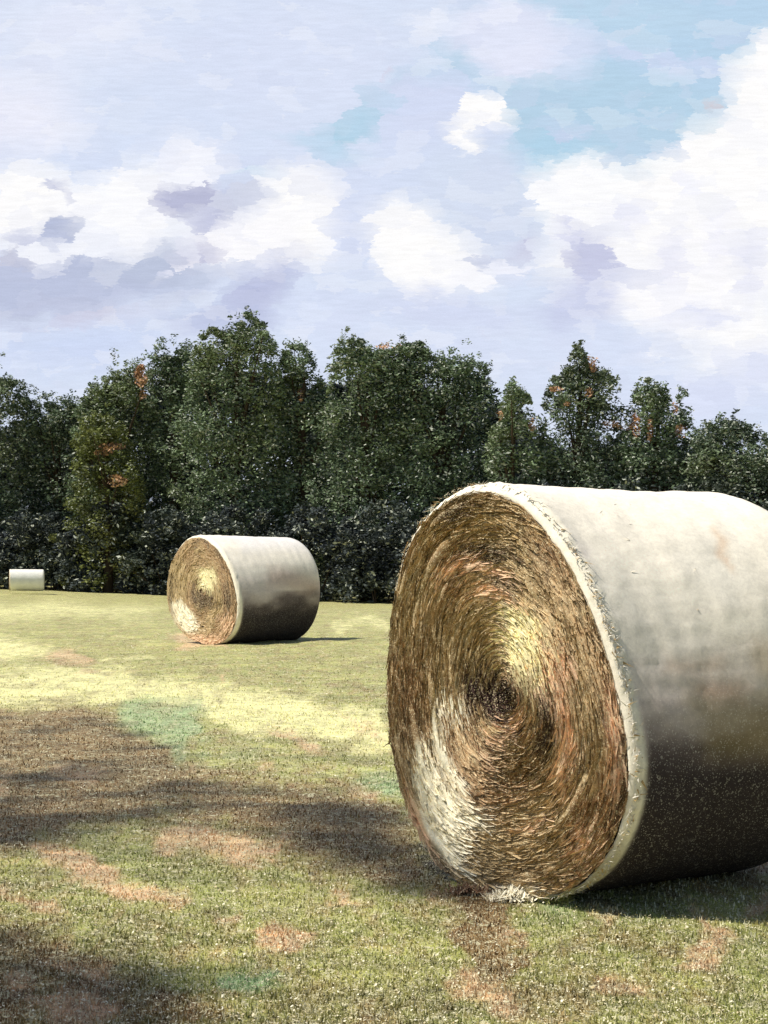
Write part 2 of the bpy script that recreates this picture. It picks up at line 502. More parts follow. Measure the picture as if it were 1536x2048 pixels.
SHADEPOLY = [[(-250, 1415), (60, 1425), (200, 1425), (310, 1490), (380, 1545), (520, 1575), (660, 1580), (790, 1620), (800, 1690), (740, 1730), (600, 1705), (420, 1640), (170, 1650), (60, 1715), (-250, 1700)],
             [(600, 1600), (790, 1615), (850, 1690), (900, 1765), (935, 1800), (800, 1790), (700, 1750), (620, 1690)],
             [(-200, 1840), (60, 1850), (200, 1905), (330, 1960), (440, 2015), (530, 2070), (-250, 2100)]]


def turf_material(name, blade=False):
    m, T, b = mat_base(name, 0.75, 0.35)
    geo = T.node('ShaderNodeNewGeometry')
    pos = geo.outputs['Position']

    def at(nm):
        n = T.node('ShaderNodeAttribute', attribute_name=nm)
        return n.outputs['Fac']
    n1 = T.noise(T.mapping(pos, rot=(0, 0, .5), scale=(1.0, 1.6, 1)), 1.1, 7, 0.62, 0.6)
    n2 = T.noise(T.mapping(pos, rot=(0, 0, -.7), scale=(3.5, 1.0, 1)), 2.6, 8, 0.7, 0.4)
    c = T.mix(T.step(n1, .36, .66), lin((142, 146, 80)), lin((180, 182, 106)))
    c = T.mix(T.step(n2, .45, .68), c, lin((168, 150, 98)))
    jit = T.math('MULTIPLY', T.math('SUBTRACT', T.math('ADD', T.math('MULTIPLY', n2, .6), T.math('MULTIPLY', T.noise(pos, 7.0, 6, .8), .4)), 0.5), 1.9)
    for nm, rgb, lo, hi in (('green', (142, 152, 86), .2, 1.0), ('brown', (134, 102, 66), .12, .9), ('straw', (244, 240, 172), .15, .8), ('bale_shade', (58, 50, 42), .2, .8),
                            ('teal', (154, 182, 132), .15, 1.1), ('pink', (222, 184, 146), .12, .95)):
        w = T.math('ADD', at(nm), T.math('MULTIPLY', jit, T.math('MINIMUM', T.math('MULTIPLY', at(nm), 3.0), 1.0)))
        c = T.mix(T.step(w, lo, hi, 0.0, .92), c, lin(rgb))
    st2 = T.noise(T.mapping(pos, rot=(0, 0, -.55), scale=(3.2, .8, 1)), .9, 9, .72, .5)
    c = T.mix(T.step(st2, .47, .66, 0, .6), c, lin((132, 112, 72)))
    lo_ = T.noise(T.mapping(pos, rot=(0, 0, .08), scale=(.7, 1.5, 1)), 1.6, 10, .85)
    c = T.mix(1.0, c, T.step(lo_, .32, .68, 0.72, 1.28), 'MULTIPLY')
    g = T.noise(pos, 9.0, 9, 0.9)
    c = T.mix(1.0, c, T.step(g, .30, .70, 0.55, 1.5), 'MULTIPLY')
    if blade:
        r = geo.outputs['Random Per Island']
        c = T.mix(1.0, c, T.step(r, 0, 1, 0.6, 1.45, smooth=False), 'MULTIPLY')
        c = T.mix(T.step(r, .77, .79, 0, .85), c, lin((236, 230, 196)))
        b.inputs['Roughness'].default_value = 0.55
    else:
        c = T.mix(flecks(T, pos, 13.0, .575, .64), c, lin((222, 216, 178)))
        c = T.mix(T.math('MULTIPLY', flecks(T, T.vmath('ADD', pos, (31, 7, 3)), 15.0, .60, .68), .7), c, lin((52, 46, 28)))
        bp = T.node('ShaderNodeBump')
        bp.inputs['Strength'].default_value = 0.6
        bp.inputs['Distance'].default_value = 0.03
        T.put(bp.inputs['Height'], g)
        T.put(b.inputs['Normal'], bp.outputs[0])
    T.put(b.inputs['Base Color'], c)
    return m


M_TURF = turf_material('turf')
M_BLADE = turf_material('grass_blades', True)


def axis(segs):
    out = []
    for a, b_, st in segs:
        n = max(1, int(round((b_ - a) / st)))
        out.extend(np.linspace(a, b_, n, endpoint=False))
    out.append(segs[-1][1])
    return np.array(out)


gx = axis([(-700, -60, 40), (-60, -20, 4), (-20, -6, .4), (-6, -2.4, .07), (-2.4, 2.4, .03), (2.4, 6, .07), (6, 20, .4), (20, 60, 4), (60, 700, 40)])
gy = axis([(-300, -20, 40), (-20, 0, 4), (0, 4, .5), (4, 12, .03), (12, 28, .07), (28, 60, .25), (60, 130, .7), (130, 200, 8), (200, 1600, 100)])
GX, GY = np.meshgrid(gx, gy)
X = GX.ravel()
Y = GY.ravel()
Z = ground_z(X, Y)
nx = len(gx)
ii, jj = np.meshgrid(np.arange(len(gy) - 1), np.arange(nx - 1), indexing='ij')
a = (ii * nx + jj).ravel()
F = np.stack([a, a + 1, a + nx + 1, a + nx], 1)
gobj = new_mesh('field', np.stack([X, Y, Z], 1), F, M_TURF)
tag(gobj, 'mown hay field in patches of green, pale straw and brown', 'field', kind='structure')
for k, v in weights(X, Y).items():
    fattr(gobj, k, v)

# short grass and clipped stalks standing on the field
NB = 190000
t = RNG.random(NB)
by = 1.0 / ((1 / 28.0) + t * (1 / 4.3 - 1 / 28.0))
bx = (RNG.random(NB) * 1.25 - .625) * by * .45
keep = np.ones(NB, bool)
bx, by = bx[keep], by[keep]
bz = ground_z(bx, by)
L = (0.006 + 0.012 * RNG.random(NB) ** 2) * (1 + by * .03) * (1 - .6 * smooth(by, 10, 27))
wd = (0.0016 + 0.0022 * RNG.random(NB)) * (0.7 + by * .10)
az = RNG.random(NB) * 2 * np.pi
lean = RNG.normal(0, .8, NB)
laz = RNG.random(NB) * 2 * np.pi
p0 = np.stack([bx - np.cos(az) * wd, by - np.sin(az) * wd, bz - .004], 1)
p1 = np.stack([bx + np.cos(az) * wd, by + np.sin(az) * wd, bz - .004], 1)
tip = np.stack([bx + L * np.sin(lean) * np.cos(laz), by + L * np.sin(lean) * np.sin(laz), bz + L * np.abs(np.cos(lean))], 1)
V = np.stack([p0, p1, tip], 1).reshape(-1, 3)
go = new_mesh('grass', V, np.arange(len(V)).reshape(-1, 3), M_BLADE, smooth_shade=False)
tag(go, 'short clipped grass and stubble covering the near field', 'grass', kind='stuff')
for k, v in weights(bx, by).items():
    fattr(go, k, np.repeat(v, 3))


# bits of dry straw lying on the turf
NC = 34000
t = RNG.random(NC)
cy_ = 1.0 / ((1 / 26.0) + t * (1 / 4.3 - 1 / 26.0))
cx_ = (RNG.random(NC) * 1.25 - .625) * cy_ * .45
cz_ = ground_z(cx_, cy_) + .007 + .008 * RNG.random(NC)
sz = (.0022 + .0035 * RNG.random(NC) ** 2) * (.7 + cy_ * .07)
a_ = RNG.random(NC) * np.pi
asp = .35 + .5 * RNG.random(NC)
e1 = np.stack([np.cos(a_), np.sin(a_), RNG.normal(0, .35, NC)], 1) * sz[:, None]
e2 = np.stack([-np.sin(a_), np.cos(a_), RNG.normal(0, .35, NC)], 1) * (sz * asp)[:, None]
c0 = np.stack([cx_, cy_, cz_], 1)
V = np.stack([c0 - e1, c0 - e2, c0 + e1, c0 + e2], 1).reshape(-1, 3)
m_, T, b = mat_base('straw_chips', .5, .4)
rr_ = T.node('ShaderNodeNewGeometry').outputs['Random Per Island']
T.put(b.inputs['Base Color'], T.mix(rr_, lin((190, 172, 122)), lin((246, 240, 214))))
lo_ = new_mesh('straw_litter', V, np.arange(len(V)).reshape(-1, 4), m_, smooth_shade=False)
tag(lo_, 'pale bits of dry straw strewn over the short grass', 'straw', kind='stuff')

# ------------------------------------------------------------------ hay bales
def hay_material():
    m, T, b = mat_base('hay', 0.8, 0.25)
    geo = T.node('ShaderNodeNewGeometry')
    tcn = T.node('ShaderNodeTexCoord')
    n = T.node('ShaderNodeAttribute', attribute_name='tint')
    c = n.outputs['Color']
    c = T.mix(1.0, c, T.step(geo.outputs['Random Per Island'], 0, 1, .85, 1.13, smooth=False), 'MULTIPLY')
    g = T.noise(tcn.outputs['Object'], 22, 8, .85)
    c = T.mix(1.0, c, T.step(g, .3, .7, .65, 1.4), 'MULTIPLY')
    c = T.mix(T.math('MULTIPLY', flecks(T, tcn.outputs['Object'], 26, .575, .64, False), .85), c, lin((236, 220, 182)))
    bp = T.node('ShaderNodeBump')
    bp.inputs['Strength'].default_value = .5
    bp.inputs['Distance'].default_value = .01
    T.put(bp.inputs['Height'], g)
    T.put(b.inputs['Normal'], bp.outputs[0])
    T.put(b.inputs['Base Color'], c)
    return m


def wrap_material():
    m, T, b = mat_base('bale_wrap', 0.85, 0.15)
    tcn = T.node('ShaderNodeTexCoord')
    v = tcn.outputs['Object']
    n = T.node('ShaderNodeAttribute', attribute_name='tint')
    st = T.noise(T.mapping(v, scale=(1, 1, 1)), 3.0, 7, .65, .8)
    c = T.mix(1.0, n.outputs['Color'], T.step(st, .3, .7, .93, 1.05), 'MULTIPLY')
    f = T.noise(v, 40, 7, .85)
    c = T.mix(1.0, c, T.step(f, .3, .7, .88, 1.12), 'MULTIPLY')
    c = T.mix(T.math('MULTIPLY', flecks(T, v, 30, .62, .68, False), .38), c, lin((252, 246, 234)))
    bp = T.node('ShaderNodeBump')
    bp.inputs['Strength'].default_value = .25
    bp.inputs['Distance'].default_value = .012
    T.put(bp.inputs['Height'], T.math('ADD', T.math('MULTIPLY', st, 1.5), f))
    T.put(b.inputs['Normal'], bp.outputs[0])
    T.put(b.inputs['Base Color'], c)
    return m


M_HAY = hay_material()
M_WRAP = wrap_material()
C_OL, C_BR, C_DK, C_TAN, C_PK, C_CR, C_YL = [np.array(lin(q)) for q in
    ((170, 146, 106), (160, 128, 94), (80, 60, 48), (212, 184, 144), (240, 200, 166), (255, 248, 224), (242, 232, 184))]


def make_bale(label, cx, cyc, Yd, ang, length, outline, patches, wrap_patches, nrib, rib_w, Rn=.75, res=1.0):
    """cx, cyc: picture position of the end's centre, Yd: its distance; outline: the end's rim as seen"""
    X0 = (cx - 768) / FPX * Yd
    zc = EYE - (cyc - HZ) / FPX * Yd
    ax = np.array([math.sin(ang), math.cos(ang), 0.0])        # along the bale, away from the viewer
    u = np.array([math.cos(ang), -math.sin(ang), 0.0])        # across the end, to the right
    C = np.array([X0, Yd, zc])
    zg = float(ground_z(X0, Yd))
    root = empty('round_bale', (X0 + ax[0] * length / 2, Yd + ax[1] * length / 2, zg))
    tag(root, label, 'hay bale', 'round bales lying in the field')
    base = np.array(root.location)
    eye = np.array([0, 0, EYE])

    def to_face(px, py):
        d = np.array([(px - 768) / FPX, 1.0, -(py - HZ) / FPX])
        tt = np.dot(C - eye, ax) / np.dot(d, ax)
        p = eye + d * tt - C
        return np.dot(p, u), p[2]

    def to_px(q):
        return 768 + FPX * q[:, 0] / q[:, 1], HZ - FPX * (q[:, 2] - EYE) / q[:, 1]

    if outline:
        pts = [to_face(*p) for p in outline]
        th = np.array([math.atan2(b_, a_) for a_, b_ in pts])
        rr = np.array([math.hypot(a_, b_) for a_, b_ in pts])
        o_ = np.argsort(th)
        th, rr = th[o_], rr[o_]
        th = np.concatenate([th - 2 * np.pi, th, th + 2 * np.pi])
        rr = np.tile(rr, 3)
        tt = np.linspace(-np.pi, np.pi, 721)
        base_r = np.interp(tt, th, rr)
        k = np.ones(31) / 31
        ext = np.concatenate([base_r[:-1], base_r[:-1], base_r[:-1]])
        base_r = np.convolve(ext, k, 'same')[720:1441]

        def R0(a_):
            a_ = (a_ + np.pi) % (2 * np.pi) - np.pi
            return np.interp(a_, tt, base_r)
    else:
        def R0(a_):
            return np.full(np.shape(a_), Rn)
    def GK(a_):
        """how wide the turned-over net edge is, round the end"""
        return np.clip(.40 + .52 * np.cos(a_ - .45) + .25 * np.clip(np.sin(a_), 0, 1) - .35 * np.clip(-np.sin(a_), 0, 1) ** 2, .12, 1) + .10 * (fbm(np.cos(a_) * 6 + 9, np.sin(a_) * 6 + 9, 3, 6) - .5)

    def KF(a_):
        return 1 - .062 * GK(a_)
    # ----- wrap
    nt = int(220 * res)
    ns = int(90 * res)
    T_ = np.linspace(0, 2 * np.pi, nt, endpoint=False)
    prof = [(0.005, .925), (0.0, .94), (.004, .960), (.011, .978), (.022, .992), (.034, 1.0), (.044, 1.003)]
    s_list = [p[0] for p in prof] + list(np.linspace(.07, length - .1, ns)) + [length - .07, length - .04, length - .015, length, length + .0]
    k_list = [p[1] for p in prof] + [1.0] * ns + [.99, .97, .92, .85, .6]
    S = np.array(s_list)
    K = np.array(k_list)
    TT, SS = np.meshgrid(T_, S)
    _, KK = np.meshgrid(T_, K)
    KK = np.where(SS < .06, 1 - (1 - KK) * GK(TT), KK)
    bl = smooth(SS / length, 0.1, 1.0)
    sag = 1 + .055 * np.clip(-np.sin(TT), 0, 1) * (np.cos(TT) > -9)
    Rr = R0(TT) * (1 - bl) + Rn * .985 * sag * bl
    wr = (fbm(TT * 4 / np.pi * 3 + 40, SS * 9 + 20, 4, int(cx)) - .5) * .012 + (fbm(TT * 22, SS * 5, 3, int(cx) + 9) - .5) * .004
    seam = 0.0012 * np.sin(SS * 46 + np.sin(TT * 3))
    Rr = (Rr + (wr + seam) * (KK > .97) + (SS < .05) * (fbm(TT * 30, SS * 90 + 3, 3, 5) - .5) * .018) * KK
    flat = np.clip(-np.sin(TT), 0, 1) ** 12 * .0
    Uc = Rr * np.cos(TT)
    Zc = Rr * np.sin(TT)
    Pw = C + Uc[..., None] * u + SS[..., None] * ax
    Pw[..., 2] = zc + Zc
    Pw[..., 2] = np.maximum(Pw[..., 2], zg - .03)
    P = Pw.reshape(-1, 3)
    nr = len(S)
    ii, jj = np.meshgrid(np.arange(nr - 1), np.arange(nt), indexing='ij')
    jn = (jj + 1) % nt
    F = np.stack([ii * nt + jj, ii * nt + jn, (ii + 1) * nt + jn, (ii + 1) * nt + jj], -1).reshape(-1, 4)
    wrap = new_mesh('wrap', P - base, F, M_WRAP, root)
    tint = np.tile(np.array(lin((253, 245, 230))), (len(P), 1))
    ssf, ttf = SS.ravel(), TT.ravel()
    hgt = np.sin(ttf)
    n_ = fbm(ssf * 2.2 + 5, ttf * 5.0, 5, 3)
    # net wrap, clean on top; painted shade greys the flank and blackens its foot
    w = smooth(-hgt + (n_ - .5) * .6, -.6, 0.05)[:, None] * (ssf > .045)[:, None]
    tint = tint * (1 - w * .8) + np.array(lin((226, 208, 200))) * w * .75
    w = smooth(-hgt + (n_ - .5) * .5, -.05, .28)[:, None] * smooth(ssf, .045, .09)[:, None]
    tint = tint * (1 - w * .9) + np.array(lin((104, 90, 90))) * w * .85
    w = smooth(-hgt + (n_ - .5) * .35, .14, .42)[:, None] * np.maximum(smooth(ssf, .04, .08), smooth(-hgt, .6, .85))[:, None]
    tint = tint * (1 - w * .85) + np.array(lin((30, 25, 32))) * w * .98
    px_, py_ = to_px(P)
    dxx = (fbm(px_ / 70, py_ / 30, 4, 8) - .5) * 50
    for poly, soft, rgb, op in wrap_patches:
        w = (smooth(poly_dist(px_ + dxx, py_ + dxx * .4, poly), -soft * 2, soft * 1.4) * op)[:, None]
        tint = tint * (1 - w) + np.array(lin(rgb)) * w
    rim = (ssf <= .045)[:, None]
    tint = np.where(rim, np.array(lin((250, 242, 224))) * (.92 + .2 * n_[:, None]) * (1 - .6 * smooth(-hgt, .55, .9)[:, None]), tint)  # the rim's foot takes the painted shade too
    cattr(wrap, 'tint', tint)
    # ----- far end of hay, closed
    nrr = 6
    # ----- near end: rolled hay
    nf = int(70 * res)
    fr = np.linspace(0.0, 1.0, nf) ** .8
    nt2 = int(200 * res)
    T2 = np.linspace(0, 2 * np.pi, nt2, endpoint=False)
    TT2, FR = np.meshgrid(T2, fr)
    Rf = FR * R0(TT2) * (KF(TT2) - .004)
    turns = 6 if res >= 1 else 7
    spiral = np.sin(2 * np.pi * (FR * turns + TT2 / (2 * np.pi)) + 1.2 * fbm(TT2 * 3, FR * 6, 3, 2))
    relief = .014 * spiral * np.clip(FR * 3, 0, 1) * (1 - smooth(FR, .93, 1)) + .03 * (fbm(np.cos(TT2) * FR * 4 + 9, np.sin(TT2) * FR * 4 + 9, 4, 31) - .5) - .03 * smooth(1 - FR, .75, 1.0)
    relief = relief * (1 - smooth(FR, .94, 1.0)) + .004
    Pf = C + (Rf * np.cos(TT2))[..., None] * u - (relief)[..., None] * ax
    Pf[..., 2] = zc + Rf * np.sin(TT2)
    Pf = Pf.reshape(-1, 3)
    ii, jj = np.meshgrid(np.arange(nf - 1), np.arange(nt2), indexing='ij')
    jn = (jj + 1) % nt2
    Ff = np.stack([ii * nt2 + jn, ii * nt2 + jj, (ii + 1) * nt2 + jj, (ii + 1) * nt2 + jn], -1).reshape(-1, 4)

    def hay_col(Q, jitter):
        px_, py_ = to_px(Q)
        qu = (Q - C) @ u
        qz = Q[:, 2] - zc
        th_ = np.arctan2(qz, qu)
        fr0 = np.hypot(qu, qz) / .75
        cs, sn = np.cos(th_), np.sin(th_)
        off_ = 2.5 * vnoise(cs * 1.7 + 9, sn * 1.7 + 9, 3)
        n1 = fbm(fr0 * 3.4 + off_ + 3, cs * 1.1 + sn * .7 + 8, 4, 77)
        n2 = .75 * fbm(fr0 * 8 + off_ * 2.2 + 3, cs * 2.0 + sn * 1.3 + 18, 3, 99) + .25 * fbm(px_ / (14 * sc) + 30, py_ / (24 * sc), 3, 99)
        ctn = C_OL + (C_BR - C_OL) * smooth(n1, .42, .58)[:, None]
        ctn = ctn + (C_DK - ctn) * (smooth(n2 + jitter * .12, .56, .72) * .75)[:, None]
        ctn = ctn + (C_TAN - ctn) * (smooth(1 - n2 + jitter * .15, .56, .74) * .7)[:, None]
        for poly, soft, cc, op in patches:
            dd = poly_dist(px_ + (n2 - .5) * 40 * sc, py_ + (n1 - .5) * 40 * sc, poly)
            w = (smooth(dd + jitter * soft * .9, -soft, soft) * op)[:, None]
            ctn = ctn * (1 - w) + cc * w
        return ctn
    sc = 6.41 / Yd
    tf = hay_col(Pf, np.zeros(len(Pf))) * .85
    # ribbons of stalks following the roll
    rng = np.random.default_rng(int(cx))
    fr_ = rng.random(nrib) ** .55 * .99
    a0 = rng.random(nrib) * 2 * np.pi
    ln = (0.04 + .18 * rng.random(nrib) ** 1.6)
    wdt = rib_w * (.4 + 1.2 * rng.random(nrib) ** 2)
    dr = rng.normal(0, .10, nrib)
    lift = .001 + .006 * rng.random(nrib) ** 2
    tilt = rng.normal(0, .5, nrib)
    NS = 5
    verts = []
    q = np.linspace(-.5, .5, NS)
    rad = fr_ * R0(a0) * (KF(a0) - .004)
    da = (ln / np.maximum(rad, .05))
    da = np.minimum(da, 1.6)
    AA = a0[:, None] + da[:, None] * q
    shape_k = (R0(AA) / R0(a0)[:, None])
    RR = rad[:, None] * shape_k + (dr * ln)[:, None] * q * 2
    LF = lift[:, None] + .010 * (q[None] * 2 * tilt[:, None]) ** 1 * .6
    LF = np.abs(LF) + .012 * (1 - smooth(fr_, .9, 1))[:, None]
    WW = wdt[:, None] * (1 - (2 * q[None]) ** 2 * .75) * .5
    for sgn in (-1, 1):
        Rq = np.minimum(RR + sgn * WW, R0(AA) * (KF(AA) + .012))
        pt = C + (Rq * np.cos(AA))[..., None] * u - (LF + .004 * sgn * tilt[:, None])[..., None] * ax
        pt[..., 2] = zc + Rq * np.sin(AA)
        verts.append(pt)
    VR = np.stack(verts, 2)            # nrib, NS, 2, 3
    cen = VR[:, NS // 2].mean(1)
    jt = rng.normal(0, .38, nrib)
    cr = hay_col(cen, jt)
    VRf = VR.reshape(-1, 3)
    idx = np.arange(nrib)[:, None] * NS * 2 + np.arange(NS - 1)[None] * 2
    idx = idx.ravel()
    FR_ = np.stack([idx, idx + 1, idx + 3, idx + 2], 1) + len(Pf)
    allv = np.concatenate([Pf, VRf])
    allv[:, 2] = np.maximum(allv[:, 2], zg - .01)
    face = new_mesh('rolled_hay', allv - base, np.concatenate([Ff, FR_]), M_HAY, root)
    cattr(face, 'tint', np.concatenate([tf, np.repeat(cr, NS * 2, 0)]))
    # far end
    nf2 = 12
    fr2 = np.linspace(0, 1, nf2)
    TT3, F3 = np.meshgrid(T_, fr2)
    R3 = F3 * Rn * .985 * .86
    Pb = C + (R3 * np.cos(TT3))[..., None] * u + (length - .004 + .01 * np.sin(F3 * 50))[..., None] * ax
    Pb[..., 2] = zc + R3 * np.sin(TT3)
    ii, jj = np.meshgrid(np.arange(nf2 - 1), np.arange(nt), indexing='ij')
    jn = (jj + 1) % nt
    Fb = np.stack([ii * nt + jj, ii * nt + jn, (ii + 1) * nt + jn, (ii + 1) * nt + jj], -1).reshape(-1, 4)
    back = new_mesh('rolled_hay', Pb.reshape(-1, 3) - base, Fb, M_HAY, root)
    cattr(back, 'tint', np.tile(C_BR, (len(Pb.reshape(-1, 3)), 1)))
    if res < 1:
        return root
    # frayed strands of net and straw along the edge and back of the roll
    nh = int(1300 * res)
    sh = np.where(rng.random(nh) < .93, rng.random(nh) * .04, rng.random(nh) * length)
    ah = np.where(sh < .05, rng.random(nh) * 2 * np.pi, rng.normal(np.pi / 2, .5, nh))
    bl = smooth(sh / length, .1, 1)
    rh = (R0(ah) * (1 - bl) + Rn * .985 * bl) * .998
    hl = .008 + .022 * rng.random(nh) ** 2
    hw = .0022 / sc ** .5 * (.6 + rng.random(nh))
    dirr = rng.normal(0, .9, nh)
    dirs = rng.normal(0, .9, nh)
    b0 = C + (rh * np.cos(ah))[:, None] * u + sh[:, None] * ax
    b0[:, 2] = zc + rh * np.sin(ah)
    nrm = np.cos(ah)[:, None] * u + np.array([0, 0, 1.0]) * np.sin(ah)[:, None]
    tan = -np.sin(ah)[:, None] * u + np.array([0, 0, 1.0]) * np.cos(ah)[:, None]
    tipv = b0 + nrm * (hl * .6)[:, None] + tan * (hl * dirr)[:, None] + ax * (hl * dirs)[:, None]
    wv = (tan + ax) * (hw)[:, None]
    VV = np.stack([b0 - wv, b0 + wv, tipv], 1).reshape(-1, 3)
    VV[:, 2] = np.maximum(VV[:, 2], zg)
    fr_o = new_mesh('frayed_edge', VV - base, np.arange(len(VV)).reshape(-1, 3), M_WRAP, root, smooth_shade=False)
    cc = np.where((rng.random(nh) < .75)[:, None], np.array(lin((226, 220, 206))), np.array(lin((190, 160, 110))))
    cattr(fr_o, 'tint', np.repeat(cc, 3, 0))
    return root


BIG_OUT = [(970, 966), (1040, 985), (1085, 1030), (1135, 1100), (1170, 1165), (1198, 1230), (1222, 1300), (1240, 1370), (1258, 1450), (1268, 1520), (1268, 1580),
           (1252, 1650), (1225, 1710), (1180, 1762), (1130, 1788), (1050, 1796), (980, 1792), (925, 1775), (880, 1735), (840, 1675), (808, 1600), (788, 1520), (777, 1440),
           (775, 1350), (782, 1260), (790, 1180), (805, 1110), (835, 1045), (875, 1000), (920, 975)]
BIG_PATCH = [
    ([(840, 1010), (930, 985), (1040, 1000), (1100, 1080), (1040, 1100), (900, 1090), (820, 1110)], 30, np.array(lin((156, 130, 84))), .8),
    ([(858, 1045), (915, 1005), (960, 1008), (905, 1055)], 12, C_DK, .85), ([(920, 1095), (1010, 1080), (1040, 1112), (950, 1124)], 10, C_DK, .8), ([(1040, 1070), (1080, 1100), (1150, 1200), (1130, 1210), (1060, 1130)], 12, C_DK, .5),
    ([(862, 1150), (900, 1125), (960, 1115), (1010, 1140), (1005, 1160), (950, 1135), (890, 1160)], 8, C_PK, .9),
    ([(935, 1170), (985, 1160), (1020, 1180), (1040, 1210), (1000, 1200), (940, 1195)], 9, C_PK, .8),
    ([(960, 1150), (1010, 1150), (1025, 1170), (980, 1165)], 8, C_DK, .6),
    ([(870, 1200), (1010, 1200), (1010, 1300), (980, 1380), (890, 1380), (850, 1300)], 26, C_OL, .8),
    ([(1008, 1205), (1075, 1205), (1105, 1270), (1120, 1340), (1060, 1362), (1012, 1340), (1000, 1270)], 14, C_YL, 1.1),
    ([(1085, 1280), (1135, 1290), (1140, 1370), (1090, 1380)], 18, C_PK, .9),
    ([(1055, 1340), (1130, 1380), (1160, 1500), (1130, 1600), (1105, 1560), (1118, 1460)], 14, C_PK, .8), ([(1020, 1180), (1100, 1200), (1140, 1290), (1100, 1280), (1060, 1210)], 14, C_TAN, .8), ([(890, 1440), (960, 1470), (960, 1560), (920, 1540)], 12, C_TAN, .8),
    ([(1060, 1110), (1100, 1130), (1150, 1200), (1195, 1290), (1210, 1400), (1180, 1400), (1150, 1280), (1100, 1180)], 12, C_TAN, .8),
    ([(1205, 1380), (1240, 1400), (1252, 1520), (1240, 1600), (1215, 1560), (1215, 1450)], 10, C_PK, .75),
    ([(925, 1335), (990, 1350), (1030, 1375), (1042, 1435), (1000, 1468), (965, 1425), (925, 1390)], 10, C_DK, 1.1),
    ([(1080, 1375), (1106, 1395), (1114, 1470), (1096, 1510), (1074, 1495), (1072, 1430)], 9, C_DK, .95),
    ([(870, 1395), (925, 1398), (948, 1432), (905, 1446), (880, 1430)], 8, C_CR, 1),
    ([(860, 1400), (876, 1402), (885, 1480), (915, 1550), (935, 1590), (905, 1570), (870, 1500)], 7, C_CR, .95),
    ([(828, 1490), (846, 1470), (866, 1500), (886, 1560), (925, 1590), (978, 1640), (965, 1665), (935, 1655), (930, 1745), (890, 1730), (850, 1670), (832, 1600), (822, 1540)], 9, C_CR, 1),
    ([(968, 1470), (1035, 1420), (1052, 1440), (1010, 1500), (985, 1560), (960, 1530)], 10, C_PK, .85),
    ([(930, 1560), (1000, 1590), (1080, 1560), (1090, 1580), (1010, 1625), (950, 1610)], 10, C_BR, .7),
    ([(980, 1480), (1080, 1510), (1090, 1570), (1010, 1570), (960, 1540)], 16, np.array(lin((116, 88, 52))), .8),
    ([(1025, 1660), (1080, 1620), (1090, 1640), (1050, 1680)], 8, C_PK, .8), ([(1140, 1640), (1185, 1650), (1180, 1750), (1145, 1700)], 12, C_PK, .7),
    ([(1130, 1560), (1230, 1600), (1200, 1680), (1150, 1640)], 20, C_BR, .7),
    ([(790, 1560), (825, 1600), (860, 1700), (835, 1690), (800, 1630)], 9, C_PK, .8),
    ([(835, 1680), (865, 1690), (920, 1780), (870, 1740)], 9, C_DK, .9), ([(960, 1765), (1060, 1762), (1060, 1790), (980, 1790)], 7, C_CR, .8),  # dark corner patch is shade painted in at the bale's lower left
    ([(950, 1650), (1130, 1660), (1130, 1760), (950, 1760)], 26, C_OL, .7), ([(780, 1300), (850, 1300), (850, 1480), (790, 1480)], 22, C_BR, .8),
]
BIG_WRAP = [
    ([(1350, 1050), (1450, 1080), (1500, 1170), (1450, 1210), (1380, 1150)], 24, (240, 234, 222), .8),
    ([(1400, 1370), (1480, 1375), (1480, 1400), (1410, 1395)], 18, (196, 148, 112), .5),
    ([(1330, 1320), (1440, 1310), (1450, 1340), (1340, 1345)], 10, (222, 192, 168), .4), ([(1430, 1060), (1450, 1080), (1470, 1140), (1450, 1120)], 8, (222, 190, 160), .7),
    ([(1380, 1400), (1560, 1400), (1560, 1500), (1420, 1500)], 22, (150, 132, 92), .6), ([(1500, 1280), (1560, 1290), (1560, 1350), (1520, 1345)], 12, (226, 206, 180), .6),
    ([(1130, 1080), (1180, 1110), (1170, 1140), (1130, 1110)], 14, (206, 192, 196), .5),
]
MID_OUT = [(395, 1070), (425, 1084), (450, 1115), (466, 1150), (476, 1190), (478, 1225), (472, 1255), (458, 1278), (435, 1288), (400, 1284), (368, 1268), (346, 1240), (334, 1200), (335, 1160), (345, 1120), (365, 1085)]
MID_PATCH = [
    ([(396, 1138), (428, 1134), (434, 1160), (420, 1186), (398, 1174)], 5, C_YL, 1), ([(384, 1180), (425, 1188), (428, 1215), (400, 1220), (380, 1200)], 6, C_DK, .9),
    ([(345, 1205), (362, 1200), (390, 1235), (396, 1262), (372, 1262), (350, 1240)], 6, C_CR, .95), ([(445, 1160), (462, 1190), (460, 1220), (445, 1210)], 6, C_DK, .6),
    ([(350, 1262), (400, 1270), (450, 1275), (445, 1292), (380, 1288)], 6, C_PK, .9), ([(440, 1235), (475, 1230), (465, 1262), (440, 1270)], 6, C_PK, .8), ([(350, 1110), (420, 1100), (440, 1130), (370, 1130)], 10, C_BR, .7),
]
FACE_ANG = math.radians(53)
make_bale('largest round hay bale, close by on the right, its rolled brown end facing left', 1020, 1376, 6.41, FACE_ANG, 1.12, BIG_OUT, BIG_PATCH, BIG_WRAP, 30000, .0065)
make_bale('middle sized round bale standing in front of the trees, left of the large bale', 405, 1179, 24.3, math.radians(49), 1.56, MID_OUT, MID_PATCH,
          [([(470, 1060), (650, 1060), (650, 1100), (480, 1095)], 10, (228, 226, 228), .7), ([(540, 1140), (620, 1150), (620, 1180), (550, 1175)], 10, (214, 184, 168), .5)], 4000, .03, Rn=.745, res=.6)
